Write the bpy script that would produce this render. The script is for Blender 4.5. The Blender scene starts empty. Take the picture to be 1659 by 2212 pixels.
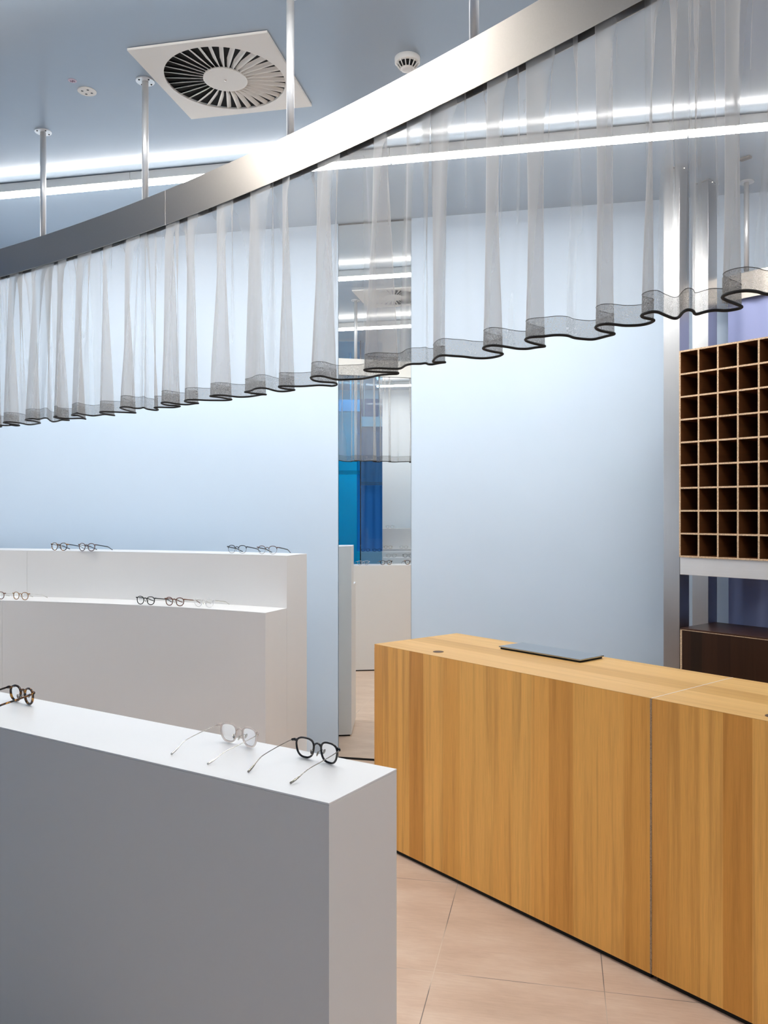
import bpy, bmesh, math, random
from mathutils import Vector, Matrix
random.seed(7)
C = bpy.context.scene.collection
SC = bpy.context.scene
PI = math.pi

# ---------------------------------------------------------------- camera / light / exposure
EYE = 1.65
F = 1780.0
cam_d = bpy.data.cameras.new('camera')
cam = bpy.data.objects.new('camera', cam_d); C.objects.link(cam)
cam.location = (0, 0, EYE); cam.rotation_euler = (PI/2, 0, 0)
cam_d.sensor_fit = 'HORIZONTAL'; cam_d.sensor_width = 36.0; cam_d.lens = F/1659*36.0
cam_d.clip_start = 0.05; cam_d.clip_end = 60
SC.camera = cam
w = bpy.data.worlds.new('world'); SC.world = w; w.use_nodes = True
w.node_tree.nodes['Background'].inputs[0].default_value = (.98, .99, 1, 1)
w.node_tree.nodes['Background'].inputs[1].default_value = 3.6
SC.view_settings.view_transform = 'Standard'
SC.view_settings.look = 'None'
SC.view_settings.gamma = 1.0
SC.view_settings.use_curve_mapping = False
SC.view_settings.exposure = 0.0
LAMP_STRENGTH = 106.0
SC.cycles.transparent_max_bounces = 40
SC.cycles.max_bounces = 14
SC.cycles.glossy_bounces = 6
SC.cycles.diffuse_bounces = 6

# ---------------------------------------------------------------- geometry constants (metres)
RZ = -math.atan2(.207, .978)            # heading of the back wall / floor tiles
U = Vector((math.cos(RZ), math.sin(RZ))); N = Vector((-math.sin(RZ), math.cos(RZ)))
WALL = 5.328                            # distance of the back wall along N
CEIL = 3.577
KS = 1.0196                             # ceiling fittings and the rail share this scale
def mir(p):                             # real place of something the mirror shows at p
    p = Vector(p); return p + 2*(WALL - p.dot(N))*N
def ray(px, Z):                         # plan position at depth Z
    return Vector(((px - 829.5)/F*Z, Z))

# ---------------------------------------------------------------- mesh helpers
def obj(name, bm, mat, parent=None, smooth=False, loc=None, rotz=None):
    bmesh.ops.recalc_face_normals(bm, faces=bm.faces[:])
    me = bpy.data.meshes.new(name); bm.to_mesh(me); bm.free()
    for m in (mat if isinstance(mat, (list, tuple)) else [mat]): me.materials.append(m)
    if smooth:
        for p in me.polygons: p.use_smooth = True
    o = bpy.data.objects.new(name, me); C.objects.link(o)
    if parent: o.parent = parent
    if loc is not None: o.location = loc
    if rotz is not None: o.rotation_euler[2] = rotz
    return o
def thing(name, label, cat, loc=(0, 0, 0), rotz=0, group=None):
    o = bpy.data.objects.new(name, None); C.objects.link(o)
    o.location = loc; o.rotation_euler[2] = rotz; o.empty_display_size = .05
    o['label'] = label; o['category'] = cat
    if group: o['group'] = group
    return o
def tag(o, label, cat, group=None):
    o['label'] = label; o['category'] = cat
    if group: o['group'] = group
    return o
def struct(name, bm, mat, label, cat, **k):
    o = obj(name, bm, mat, **k); o['kind'] = 'structure'; o['label'] = label; o['category'] = cat
    return o
def box(bm, x0, y0, z0, x1, y1, z1, bev=0):
    v = [bm.verts.new((x, y, z)) for x in (x0, x1) for y in (y0, y1) for z in (z0, z1)]
    fs = [bm.faces.new([v[i] for i in q]) for q in ((0,1,3,2), (4,6,7,5), (0,4,5,1), (2,3,7,6), (0,2,6,4), (1,5,7,3))]
    if bev:
        es = set(e for f in fs for e in f.edges)
        bmesh.ops.bevel(bm, geom=list(es), offset=bev, segments=2, affect='EDGES', profile=.5)
    return bm
def prism(bm, poly, z0, z1, bev=0):
    a = [bm.verts.new((p[0], p[1], z0)) for p in poly]; b = [bm.verts.new((p[0], p[1], z1)) for p in poly]
    fs = [bm.faces.new(a[::-1]), bm.faces.new(b)]
    n = len(poly)
    for i in range(n): fs.append(bm.faces.new((a[i], a[(i+1) % n], b[(i+1) % n], b[i])))
    if bev:
        es = set(e for f in fs for e in f.edges)
        bmesh.ops.bevel(bm, geom=list(es), offset=bev, segments=2, affect='EDGES', profile=.5)
    return bm
def lathe(bm, prof, n=32, c=(0, 0)):
    rings = []
    for r, z in prof:
        rings.append([bm.verts.new((c[0]+r*math.cos(2*PI*i/n), c[1]+r*math.sin(2*PI*i/n), z)) for i in range(n)])
    for a, b in zip(rings, rings[1:]):
        for i in range(n): bm.faces.new((a[i], a[(i+1) % n], b[(i+1) % n], b[i]))
    bm.faces.new(rings[0][::-1]); bm.faces.new(rings[-1])
    return bm
def tube(bm, pts, ra, rb=None, closed=False, n=8, up=(0, 0, 1)):
    rb = ra if rb is None else rb
    up = Vector(up); pts = [Vector(p) for p in pts]; m = len(pts); rings = []
    for i, p in enumerate(pts):
        if closed: t = pts[(i+1) % m] - pts[i-1]
        else: t = pts[min(i+1, m-1)] - pts[max(i-1, 0)]
        t.normalize()
        s = t.cross(up)
        if s.length < 1e-4: s = t.cross(Vector((1, .3, 0)))
        s.normalize(); q = s.cross(t).normalized()
        a = ra[i] if isinstance(ra, (list, tuple)) else ra
        b = rb[i] if isinstance(rb, (list, tuple)) else rb
        rings.append([bm.verts.new(p + s*a*math.cos(2*PI*k/n) + q*b*math.sin(2*PI*k/n)) for k in range(n)])
    R = range(m if closed else m-1)
    for i in R:
        a, b = rings[i], rings[(i+1) % m]
        for k in range(n): bm.faces.new((a[k], a[(k+1) % n], b[(k+1) % n], b[k]))
    if not closed: bm.faces.new(rings[0][::-1]); bm.faces.new(rings[-1])
    return bm
def nb(): return bmesh.new()

# ---------------------------------------------------------------- material helpers
class Mat:
    def __init__(s, name):
        s.m = bpy.data.materials.new(name); s.m.use_nodes = True
        s.t = s.m.node_tree; s.t.nodes.clear()
        s.out = s.t.nodes.new('ShaderNodeOutputMaterial')
    def n(s, typ, ins=None, **kw):
        nd = s.t.nodes.new('ShaderNode'+typ)
        for k, v in kw.items(): setattr(nd, k, v)
        for k, v in (ins or {}).items(): s.set(nd.inputs[k], v)
        return nd
    def set(s, sock, v):
        if isinstance(v, bpy.types.NodeSocket): s.t.links.new(v, sock)
        elif isinstance(v, bpy.types.Node): s.t.links.new(v.outputs[0], sock)
        elif isinstance(v, (tuple, list)) and len(v) == 3 and sock.type == 'RGBA': sock.default_value = (*v, 1)
        else: sock.default_value = v
    def surf(s, nd): s.t.links.new(nd.outputs[0], s.out.inputs[0]); return s.m
    def bsdf(s, **ins):
        return s.n('BsdfPrincipled', {k.replace('_', ' '): v for k, v in ins.items()})
    def math(s, op, a, b=0.0, c=None):
        d = {0: a, 1: b}
        if c is not None: d[2] = c
        return s.n('Math', d, operation=op)
    def mix(s, f, a, b, mode='MIX'):
        return s.n('MixRGB', {0: f, 1: a, 2: b}, blend_type=mode)
    def ramp(s, f, stops):
        r = s.n('ValToRGB', {0: f}); e = r.color_ramp.elements
        while len(e) < len(stops): e.new(.5)
        for el, (p, c) in zip(e, stops): el.position = p; el.color = (*c, 1)
        return r
    def coord(s, scale=(1, 1, 1), rot=(0, 0, 0)):
        tc = s.n('TexCoord')
        return s.n('Mapping', {'Vector': tc.outputs['Object'], 'Scale': scale, 'Rotation': rot})
    def bump(s, h, st=.1, d=.01): return s.n('Bump', {'Strength': st, 'Distance': d, 'Height': h})

def paint(name, col, rough=.5, spec=.5, var=.02, nscale=3, **kw):
    M = Mat(name)
    nz = M.n('TexNoise', {'Vector': M.coord(), 'Scale': nscale, 'Detail': 3})
    c = M.mix(nz.outputs[0], tuple(x*(1-var) for x in col), tuple(min(1, x*(1+var)) for x in col))
    fine = M.n('TexNoise', {'Vector': M.coord(), 'Scale': 350, 'Detail': 2})
    return M.surf(M.bsdf(Base_Color=c.outputs[0], Roughness=rough, Specular_IOR_Level=spec,
                         Normal=M.bump(fine.outputs[0], .03, .001).outputs[0], **kw))
def flat(name, col, rough=.4, metal=0, **kw):
    M = Mat(name); return M.surf(M.bsdf(Base_Color=col, Roughness=rough, Metallic=metal, **kw))
def brushed(name, col, rough=.33, axis=2, cloud=.12):
    M = Mat(name)
    sc = [60, 60, 60]; sc[axis] = 1.2
    st = M.n('TexNoise', {'Vector': M.coord(tuple(sc)), 'Scale': 4, 'Detail': 3})
    cl = M.n('TexNoise', {'Vector': M.coord((2, 2, 2)), 'Scale': 1.5, 'Detail': 4})
    c0 = M.mix(cl.outputs[0], tuple(x*(1-cloud) for x in col), tuple(min(1, x*(1+cloud)) for x in col))
    c = M.mix(.10, c0.outputs[0], M.ramp(st.outputs[0], [(.3, tuple(x*.8 for x in col)), (.7, tuple(min(1, x*1.15) for x in col))]).outputs[0])
    r = M.math('MULTIPLY_ADD', st.outputs[0], .08, rough-.04)
    return M.surf(M.bsdf(Base_Color=c.outputs[0], Metallic=1.0, Roughness=r.outputs[0],
                         Normal=M.bump(st.outputs[0], .008, .001).outputs[0]))
def wood(name, plank_axis, grain_axis, cols, scale, light=1.0, rough=.45, seed=0.0, contrast=1.0):
    """planks laid side by side along plank_axis, grain running along grain_axis"""
    M = Mat(name)
    tc = M.n('TexCoord'); sx = M.n('SeparateXYZ', {0: tc.outputs['Object']})
    p = M.math('ADD', sx.outputs[plank_axis], seed)
    vor = M.n('TexVoronoi', {'W': p.outputs[0], 'Scale': scale, 'Randomness': .55}, voronoi_dimensions='1D')
    pid = M.n('SeparateColor', {0: vor.outputs['Color']})
    sc = [24, 24, 24]; sc[grain_axis] = .8
    mp = M.n('Mapping', {'Vector': tc.outputs['Object'], 'Scale': tuple(sc)})
    off = M.n('VectorMath', {0: mp.outputs[0], 1: M.n('VectorMath', {0: vor.outputs['Color'], 1: (40, 40, 40)}, operation='MULTIPLY').outputs[0]}, operation='ADD')
    g1 = M.n('TexNoise', {'Vector': off.outputs[0], 'Scale': 1.2, 'Detail': 5, 'Roughness': .6, 'Distortion': .35})
    sc2 = [260, 260, 260]; sc2[grain_axis] = 5
    mp2 = M.n('Mapping', {'Vector': tc.outputs['Object'], 'Scale': tuple(sc2)})
    g2 = M.n('TexNoise', {'Vector': mp2.outputs[0], 'Scale': 1.6, 'Detail': 3, 'Roughness': .7})
    base = M.ramp(pid.outputs[0], [(0, cols[0]), (.35, cols[1]), (.7, cols[2]), (1, cols[3])])
    gr = M.ramp(g1.outputs[0], [(.25, (1-.30*contrast, 1-.36*contrast, 1-.42*contrast)), (.5, (1, 1, 1)), (.75, (1+.10*contrast,)*3)])
    c = M.mix(1, base.outputs[0], gr.outputs[0], 'MULTIPLY')
    gr2 = M.ramp(g2.outputs[0], [(.3, (1-.13*contrast,)*3), (.6, (1.03,)*3)])
    c = M.mix(1, c.outputs[0], gr2.outputs[0], 'MULTIPLY')
    return M.surf(M.bsdf(Base_Color=c.outputs[0], Roughness=rough, Specular_IOR_Level=.35,
                         Normal=M.bump(g2.outputs[0], .06, .001).outputs[0]))
def chip(name, col):
    M = Mat(name)
    v = M.n('TexVoronoi', {'Vector': M.coord(), 'Scale': 420})
    s = M.n('SeparateColor', {0: v.outputs['Color']})
    c = M.ramp(s.outputs[0], [(0, tuple(x*.42 for x in col)), (.3, tuple(x*.85 for x in col)), (1, tuple(min(1, x*1.2) for x in col))])
    return M.surf(M.bsdf(Base_Color=c.outputs[0], Roughness=.8, Normal=M.bump(v.outputs[0], .3, .001).outputs[0]))
def sheer(name, col, op0, op1, moire=0.0):
    M = Mat(name)
    lw = M.n('LayerWeight', {'Blend': .5})
    f = M.math('POWER', lw.outputs['Facing'], 2.5)
    fac = M.math('MULTIPLY_ADD', f.outputs[0], op1-op0, op0)
    fo = fac.outputs[0]
    c = col
    if moire:
        nz = M.n('TexNoise', {'Vector': M.coord((1, 1, 1.4)), 'Scale': 55, 'Detail': 2, 'Distortion': .8})
        wv = M.math('SINE', M.math('MULTIPLY', nz.outputs[0], 75).outputs[0])
        cr = M.ramp(wv.outputs[0], [(.2, tuple(x*(1-moire) for x in col)), (1, tuple(min(1, x*(1+moire*1.6)) for x in col))])
        c = cr.outputs[0]
    d = M.n('BsdfDiffuse', {'Color': c}); t = M.n('BsdfTranslucent', {'Color': c})
    cl = M.n('MixShader', {0: .4, 1: d.outputs[0], 2: t.outputs[0]})
    tr = M.n('BsdfTransparent', {'Color': (1, 1, 1)})
    return M.surf(M.n('MixShader', {0: fo, 1: tr.outputs[0], 2: cl.outputs[0]}))
def thin_glass(name, tint, refl=.06, rough=0.0):
    M = Mat(name)
    tr = M.n('BsdfTransparent', {'Color': tint}); g = M.n('BsdfGlossy', {'Color': (1, 1, 1), 'Roughness': rough})
    fr = M.n('Fresnel', {'IOR': 1.45})
    f = M.math('MULTIPLY', fr.outputs[0], refl/.035)
    return M.surf(M.n('MixShader', {0: M.math('MINIMUM', f.outputs[0], .9).outputs[0], 1: tr.outputs[0], 2: g.outputs[0]}))

# ---------------------------------------------------------------- materials
m_wall = paint('blue_wall_paint', (.60, .722, .852), .55, .3)
m_pale = paint('pale_wall_panel', (.80, .86, .90), .55, .3)
m_wall_deep = paint('deep_blue_wall_paint', (.02, .11, .27), .5, .3)
m_ceil = paint('satin_blue_ceiling', (.35, .43, .52), .21, .6, .02, 1.2)
m_white = paint('matt_white_laminate', (.74, .73, .715), .42, .4, .01)
m_white_top = paint('white_top_laminate', (.80, .80, .80), .3, .5, .01)
m_offwhite = paint('cream_painted_metal', (.83, .80, .75), .5, .35, .01)
m_plastic = paint('white_plastic', (.78, .77, .74), .4, .4, .01)
m_dark = flat('black_void', (.004, .004, .004), .9)
m_black = flat('gloss_black_acetate', (.008, .008, .009), .12)
m_cordm = flat('black_cord', (.012, .011, .010), .75)
m_alu_post = brushed('mill_aluminium', (.52, .525, .53), .30, 2)
m_alu_rail = brushed('mill_aluminium_rail', (.80, .80, .80), .5, 0)
m_fascia = brushed('satin_aluminium_fascia', (.68, .62, .555), .35, 0, .03)
m_rod = flat('satin_rod', (.80, .81, .82), .38, .55)
m_steel = flat('gun_metal_wire', (.30, .28, .25), .25, 1)
m_silver = flat('pale_metal_wire', (.62, .60, .56), .22, 1)
M = Mat('mirror_silver'); m_mirror = M.surf(M.n('BsdfGlossy', {'Color': (.93, .945, .93), 'Roughness': 0.0}))
M = Mat('led_diffuser_wash'); m_led_wall = M.surf(M.n('Emission', {'Color': (1, .965, .925), 'Strength': LAMP_STRENGTH*2.4}))
M = Mat('led_diffuser_side'); m_led_side = M.surf(M.n('Emission', {'Color': (1, .965, .925), 'Strength': LAMP_STRENGTH*.3}))
M = Mat('led_diffuser'); m_led = M.surf(M.n('Emission', {'Color': (1, .965, .925), 'Strength': LAMP_STRENGTH}))
M = Mat('fill_led_diffuser'); m_led_fill = M.surf(M.n('Emission', {'Color': (1, .965, .925), 'Strength': LAMP_STRENGTH*1.15}))  # for the two added fill lights
oak = [(.60, .275, .054), (.77, .395, .095), (.82, .45, .118), (.69, .335, .070)]  # front and end tone raised over the top's to make up missing light
oak_l = [(.52, .30, .095), (.60, .365, .13), (.64, .40, .15), (.55, .32, .11)]
m_oak_front = wood('oak_front_planks', 0, 2, oak, 9.5, seed=.13)
m_oak_end = wood('oak_end_planks', 1, 2, oak, 9.5, seed=.4)
m_oak_top = wood('oak_top_planks', 1, 0, oak_l, 7.0, seed=.31, contrast=.6)
m_chip = chip('raw_chipboard', (.62, .44, .28))
m_chip_dk = chip('raw_chipboard_dark', (.36, .25, .16))  # darker brown chipboard for the strip at the desk seam
walnut = [(.017, .007, .003), (.030, .011, .005), (.036, .014, .006), (.022, .008, .004)]
m_walnut = wood('walnut_laminate', 0, 2, walnut, 14, rough=.4, seed=.2)
m_walnut_top = wood('walnut_laminate_top', 1, 0, [(.050, .021, .013)]*4, 5, rough=.38, contrast=.5)
m_walnut_dk = flat('black_brown_board', (.018, .009, .005), .6)
m_brown = wood('brown_cell_laminate', 2, 1, [(.15, .055, .016)]*4, 5, rough=.5, contrast=.7)
m_sheer = sheer('sheer_grey_voile', (.60, .595, .59), .33, .88)
m_hem = sheer('sheer_hem_double', (.36, .355, .345), .55, .88, .28)
m_lav = paint('lavender_curtain', (.36, .405, .66), .85, .1, .04)
m_navy = paint('deep_blue_drape', (.16, .40, .74), .8, .1, .05)
m_pane = thin_glass('blue_glass', (.05, .72, .97), .012)
m_pane_deep = thin_glass('deep_blue_glass', (.50, .72, .88), .02)
m_slab = flat('dark_mirror_glass', (.42, .46, .50), .12, .85)
m_lens = thin_glass('spectacle_lens', (.975, .98, .98), .05)
M = Mat('tortoise_acetate')
tn = M.n('TexNoise', {'Vector': M.coord(), 'Scale': 95, 'Detail': 2, 'Distortion': .6})
m_tort = M.surf(M.bsdf(Base_Color=M.ramp(tn.outputs[0], [(.50, (.012, .006, .004)), (.60, (.16, .06, .012)), (.68, (.62, .28, .04))]).outputs[0], Roughness=.15))
m_brownac = flat('brown_acetate', (.13, .045, .022), .18)
m_honey = flat('honey_acetate', (.30, .16, .06), .18)
M = Mat('clear_acetate')
m_clear = M.surf(M.n('MixShader', {0: .42, 1: M.n('BsdfTransparent', {'Color': (.96, .93, .91)}).outputs[0],
                                   2: M.bsdf(Base_Color=(.78, .71, .67), Roughness=.12).outputs[0]}))
M = Mat('crystal_acetate')
m_crystal = M.surf(M.n('MixShader', {0: .35, 1: M.n('BsdfTransparent', {'Color': (.97, .97, .97)}).outputs[0],
                                     2: M.bsdf(Base_Color=(.85, .85, .85), Roughness=.1).outputs[0]}))
m_navyac = flat('dark_blue_acetate', (.012, .022, .04), .18)
m_mauve = flat('mauve_acetate', (.10, .06, .06), .18)
# tiles
M = Mat('beige_floor_tile')
tc = M.n('TexCoord')
mp = M.n('Mapping', {'Vector': tc.outputs['Object'], 'Location': (.437, -2.929, 0)})
br = M.n('TexBrick', {'Vector': mp.outputs[0], 'Color1': (0, 0, 0), 'Color2': (1, 1, 1), 'Mortar': (.5, .5, .5), 'Scale': 1.0,
                      'Mortar Size': .0016, 'Mortar Smooth': .0, 'Brick Width': .592, 'Row Height': .72}, offset=0.0, squash=1.0)
n1 = M.n('TexNoise', {'Vector': M.coord((1, 2.2, 1)), 'Scale': 3.2, 'Detail': 6, 'Roughness': .62})
n2 = M.n('TexNoise', {'Vector': M.coord((3, 30, 1)), 'Scale': 4, 'Detail': 4})
tcol = M.ramp(n1.outputs[0], [(.3, (.50, .365, .275)), (.5, (.57, .425, .325)), (.7, (.635, .50, .395))])
tcol = M.mix(.14, tcol.outputs[0], n2.outputs[0], 'OVERLAY')
sid = M.n('SeparateColor', {0: br.outputs['Color']})
tcol = M.mix(M.math('MULTIPLY', sid.outputs[0], .10).outputs[0], tcol.outputs[0], (.68, .53, .41))
n3 = M.n('TexNoise', {'Vector': M.coord(), 'Scale': 1.7, 'Detail': 1})
gcol = M.ramp(n3.outputs[0], [(.48, (.16, .135, .12)), (.56, (.62, .51, .41))])
fc = M.mix(br.outputs['Fac'], tcol.outputs[0], gcol.outputs[0])
m_tile = M.surf(M.bsdf(Base_Color=fc.outputs[0], Roughness=.42, Specular_IOR_Level=.4,
                       Normal=M.bump(M.math('SUBTRACT', 1.0, br.outputs['Fac']).outputs[0], .25, .002).outputs[0]))

# ================================================================ the setting
UL, UR, NR = -4.9, 4.3, -2.15
struct('floor', box(nb(), UL-.1, NR-.1, -.1, UR+.1, WALL+.15, 0), m_tile, 'beige stone tile floor with thin grout lines', 'floor', rotz=RZ)
VC = Vector((-.690, 3.585))*KS; vu, vn = VC.dot(U), VC.dot(N)      # vent centre
bm = nb(); h = .29
o8 = [(UL-.1, NR-.1), (UR+.1, NR-.1), (UR+.1, WALL+.15), (UL-.1, WALL+.15)]; i8 = [(vu-h, vn-h), (vu+h, vn-h), (vu+h, vn+h), (vu-h, vn+h)]
for zz, flip in ((CEIL, 1), (CEIL+.1, 0)):
    a = [bm.verts.new((*p, zz)) for p in o8]; b = [bm.verts.new((*p, zz)) for p in i8]
    for k in range(4): bm.faces.new((a[k], a[(k+1) % 4], b[(k+1) % 4], b[k]))
    if flip: lo = (a, b)
    else: hi = (a, b)
for j in (0, 1):
    for k in range(4): bm.faces.new((lo[j][k], lo[j][(k+1) % 4], hi[j][(k+1) % 4], hi[j][k]))
struct('ceiling', bm, m_ceil, 'satin blue-grey painted ceiling', 'ceiling', rotz=RZ)
# back wall: two cladding panels either side of the mirror slot
def wall_u(px):                         # u on the wall plane for a pixel column
    d = ray(px, 1.0); return (d*(WALL/d.dot(N))).dot(U)
mu0, mu1 = wall_u(731), wall_u(887.5)
bm = nb()
box(bm, UL-.1, WALL+.03, 0, UR+.1, WALL+.15, CEIL)
box(bm, UL-.1, WALL, 0, mu0-.003, WALL+.03, CEIL)
box(bm, mu1+.003, WALL, 0, UR+.1, WALL+.03, CEIL)
struct('wall_back', bm, m_wall, 'pale blue back wall in two panels either side of the tall mirror', 'wall', rotz=RZ)
WN0, WN1, WZ0, WZ1 = 3.3, 5.1, .25, 2.85  # added opening, out of view: lets world light fill the desk front
bm = nb(); box(bm, UL-.1, NR, 0, UL, WN0, CEIL); box(bm, UL-.1, WN1, 0, UL, WALL, CEIL)
box(bm, UL-.1, WN0, 0, UL, WN1, WZ0); box(bm, UL-.1, WN0, WZ1, UL, WN1, CEIL)
struct('wall_left', bm, m_wall_deep, 'deep blue left side wall with the added window opening', 'wall', rotz=RZ)
bm = nb()
for a_, b_ in ((WN0, WN0+.05), (WN1-.05, WN1), ((WN0+WN1)/2-.02, (WN0+WN1)/2+.02)): box(bm, UL-.08, a_, WZ0, UL-.02, b_, WZ1)
for a_, b_ in ((WZ0, WZ0+.05), (WZ1-.05, WZ1)): box(bm, UL-.08, WN0+.05, a_, UL-.02, WN1-.05, b_)
wn = struct('fill_window_1', bm, m_white, 'tall unseen window added in the left wall to fill the desk front with light', 'window', rotz=RZ)
obj('fill_window_pane', box(nb(), UL-.052, WN0+.04, WZ0+.04, UL-.046, WN1-.04, WZ1-.04), m_lens, wn)
struct('wall_right', box(nb(), UR, NR, 0, UR+.1, WALL, CEIL), m_wall, 'pale blue right side wall', 'wall', rotz=RZ)
struct('wall_rear', box(nb(), UL, NR-.1, 0, UR, NR, CEIL), m_wall_deep, 'deep blue wall behind the viewer', 'wall', rotz=RZ)
mr = thing('wall_mirror', 'tall narrow frameless mirror set between the two blue wall panels', 'mirror', (U*(mu0+mu1)/2+N*(WALL+.004)).to_3d(), RZ)
hw = (mu1-mu0)/2
obj('mirror_glass', box(nb(), -hw, .002, .012, hw, .010, CEIL-.001), m_mirror, mr)
obj('backing', box(nb(), -hw, .0105, .012, hw, .024, CEIL-.001), m_dark, mr)
obj('bottom_trim', box(nb(), -hw, -.002, .0, hw, .02, .012), m_dark, mr)
obj('top_trim', box(nb(), -hw, -.001, CEIL-.009, hw, .0015, CEIL-.001), m_dark, mr)

# ---------------------------------------------------------------- linear ceiling lights
def linear_light(nn, label, seams, u0=-4.6, u1=4.1, led=None):
    t = thing('linear_light', label, 'ceiling light', (*(N*nn), CEIL), RZ, 'linear ceiling lights')
    ed = [u0]+[s for s in seams if u0 < s < u1]+[u1]
    for a, b in zip(ed, ed[1:]):
        obj('housing', box(nb(), a+.001, 0, -.052, b-.001, .05, -.003, .002), m_plastic, t)
        df = obj('diffuser', box(nb(), a+.004, .003, -.073, b-.004, .047, -.0523, .003), [led or m_led, m_led_side], t)
        for p in df.data.polygons:
            if p.normal.z > -.8: p.material_index = 1
    obj('fixing_strip', box(nb(), u0+.02, .01, -.0029, u1-.02, .04, -.0002), m_dark, t)
seam = []
us = ray(286, 4.69).dot(U)
for k in range(-3, 6): seam.append(us+1.5*k)
linear_light(4.262, 'long bright linear ceiling light running along the back wall behind the sheer curtain', seam, -4.3, 1.5)
linear_light(2.50, 'linear ceiling light crossing overhead, seen as the lower bright bar in the mirror', seam, -2.55, 1.0)
linear_light(-1.3, 'linear ceiling light over the rear counter, the short bright bar low in the mirror', seam, -2.64, -1.95, m_led_wall)
linear_light(-1.0, 'added linear fill light behind the viewer on the right, out of view', seam, .4, 1.8, m_led_fill)  # unseen lamp, added to light the plinth front from the right rear
linear_light(0.80, 'added linear fill light to the right of the foreground plinth, out of view', seam, .9, 3.4, m_led_fill)  # unseen lamp, added to brighten the plinth end and desk front

# ---------------------------------------------------------------- curtain rail (arc) and its rods
CC = Vector((-8.26195, -5.41344))*KS; CR = 11.53844*KS
TH0 = math.atan2(4.27621+5.41344, -1.99276+8.26195)
ZT, ZB = EYE+1.364*KS, EYE+1.218*KS
HD = .4545*KS                           # drop of the hem above eye level
def rp(t, o=0.0):                       # t metres along the rail to the right, o towards the viewer
    a = TH0 - t/CR; r = CR - o
    return Vector((CC.x + r*math.cos(a), CC.y + r*math.sin(a)))
T0, T1 = -1.55, 4.75
def t_at_px(px):
    best = min((abs((rp(T0+(T1-T0)*i/4000).x)/max(.1, rp(T0+(T1-T0)*i/4000).y)*F+829.5-px), T0+(T1-T0)*i/4000) for i in range(4001))
    return best[1]
TS = t_at_px(356.8)
def arc_plate(t0, t1, oa, ob, z0, z1, step=.04):
    bm = nb(); n = max(2, int((t1-t0)/step)); prev = None
    for i in range(n+1):
        t = t0+(t1-t0)*i/n
        r = [bm.verts.new((*rp(t, o), z)) for o, z in ((oa, z0), (oa, z1), (ob, z1), (ob, z0))]
        if prev:
            for k in range(4): bm.faces.new((prev[k], prev[(k+1) % 4], r[(k+1) % 4], r[k]))
        else: bm.faces.new(r[::-1])
        prev = r
    bm.faces.new(prev)
    return bm
rail = thing('curtain_rail', 'long curved brushed metal curtain rail hung from the ceiling on round rods', 'curtain rail', (*rp(1.6, -.016), ZB))
inv = Matrix.Translation(-rail.location)
def rpart(name, bm, mat, **k):
    bmesh.ops.transform(bm, matrix=inv, verts=bm.verts[:]); return obj(name, bm, mat, rail, **k)
SMX = 1.02
rpart('fascia_panel', arc_plate(T0, TS-.002, 0, -.002, ZB, ZT), m_fascia)
rpart('fascia_panel', arc_plate(TS+.002, T1, 0, -.002, ZB, ZT), m_fascia)
rpart('seam_strip', arc_plate(TS-.004, TS+.004, -.0021, -.004, ZB, ZT), m_white_top)
rpart('back_panel', arc_plate(T0, T1, -.0335, -.0355, ZB, ZT), m_offwhite)
rpart('inner_lining', arc_plate(T0, T1, -.0315, -.0333, ZB+.001, ZT-.008), m_dark)
rpart('top_cover', arc_plate(T0, T1, -.0022, -.0333, ZT-.006, ZT-.001), m_dark)
rpart('curtain_track', arc_plate(T0, T1, -.0045, -.031, ZB+.035, ZB+.06), m_dark)
def rod(px_loc, label, r, fr):
    t = thing('hanging_rod', label, 'rod', (px_loc[0], px_loc[1], ZT), 0, 'rods holding the curved curtain rail')
    hh = CEIL-ZT
    obj('pole', lathe(nb(), [(r, 0), (r, hh-.004)], 24), m_rod, t, True)
    obj('ceiling_flange', lathe(nb(), [(fr*.98, hh-.006), (fr, hh-.005), (fr, hh-.0002)], 40), m_rod, t)
    for k in range(4):
        a = PI/4+k*PI/2
        obj('screw', lathe(nb(), [(.0035, hh-.0085), (.0042, hh-.0062)], 10, (fr*.74*math.cos(a), fr*.74*math.sin(a))), m_dark, t)
for px, Z, lab in ((87, 4.06, 'leftmost round metal rod holding the curved curtain rail'),
                   (307, 3.575, 'round metal rod with ceiling flange beside the square air vent'),
                   (620, 2.978, 'round metal rod crossing in front of the square air vent'),
                   (1016, 2.379, 'rightmost round metal rod above the curtain rail, near the smoke detector')):
    tt = t_at_px(px)
    rod(rp(tt, -.016), lab, .0145, .041)

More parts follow.
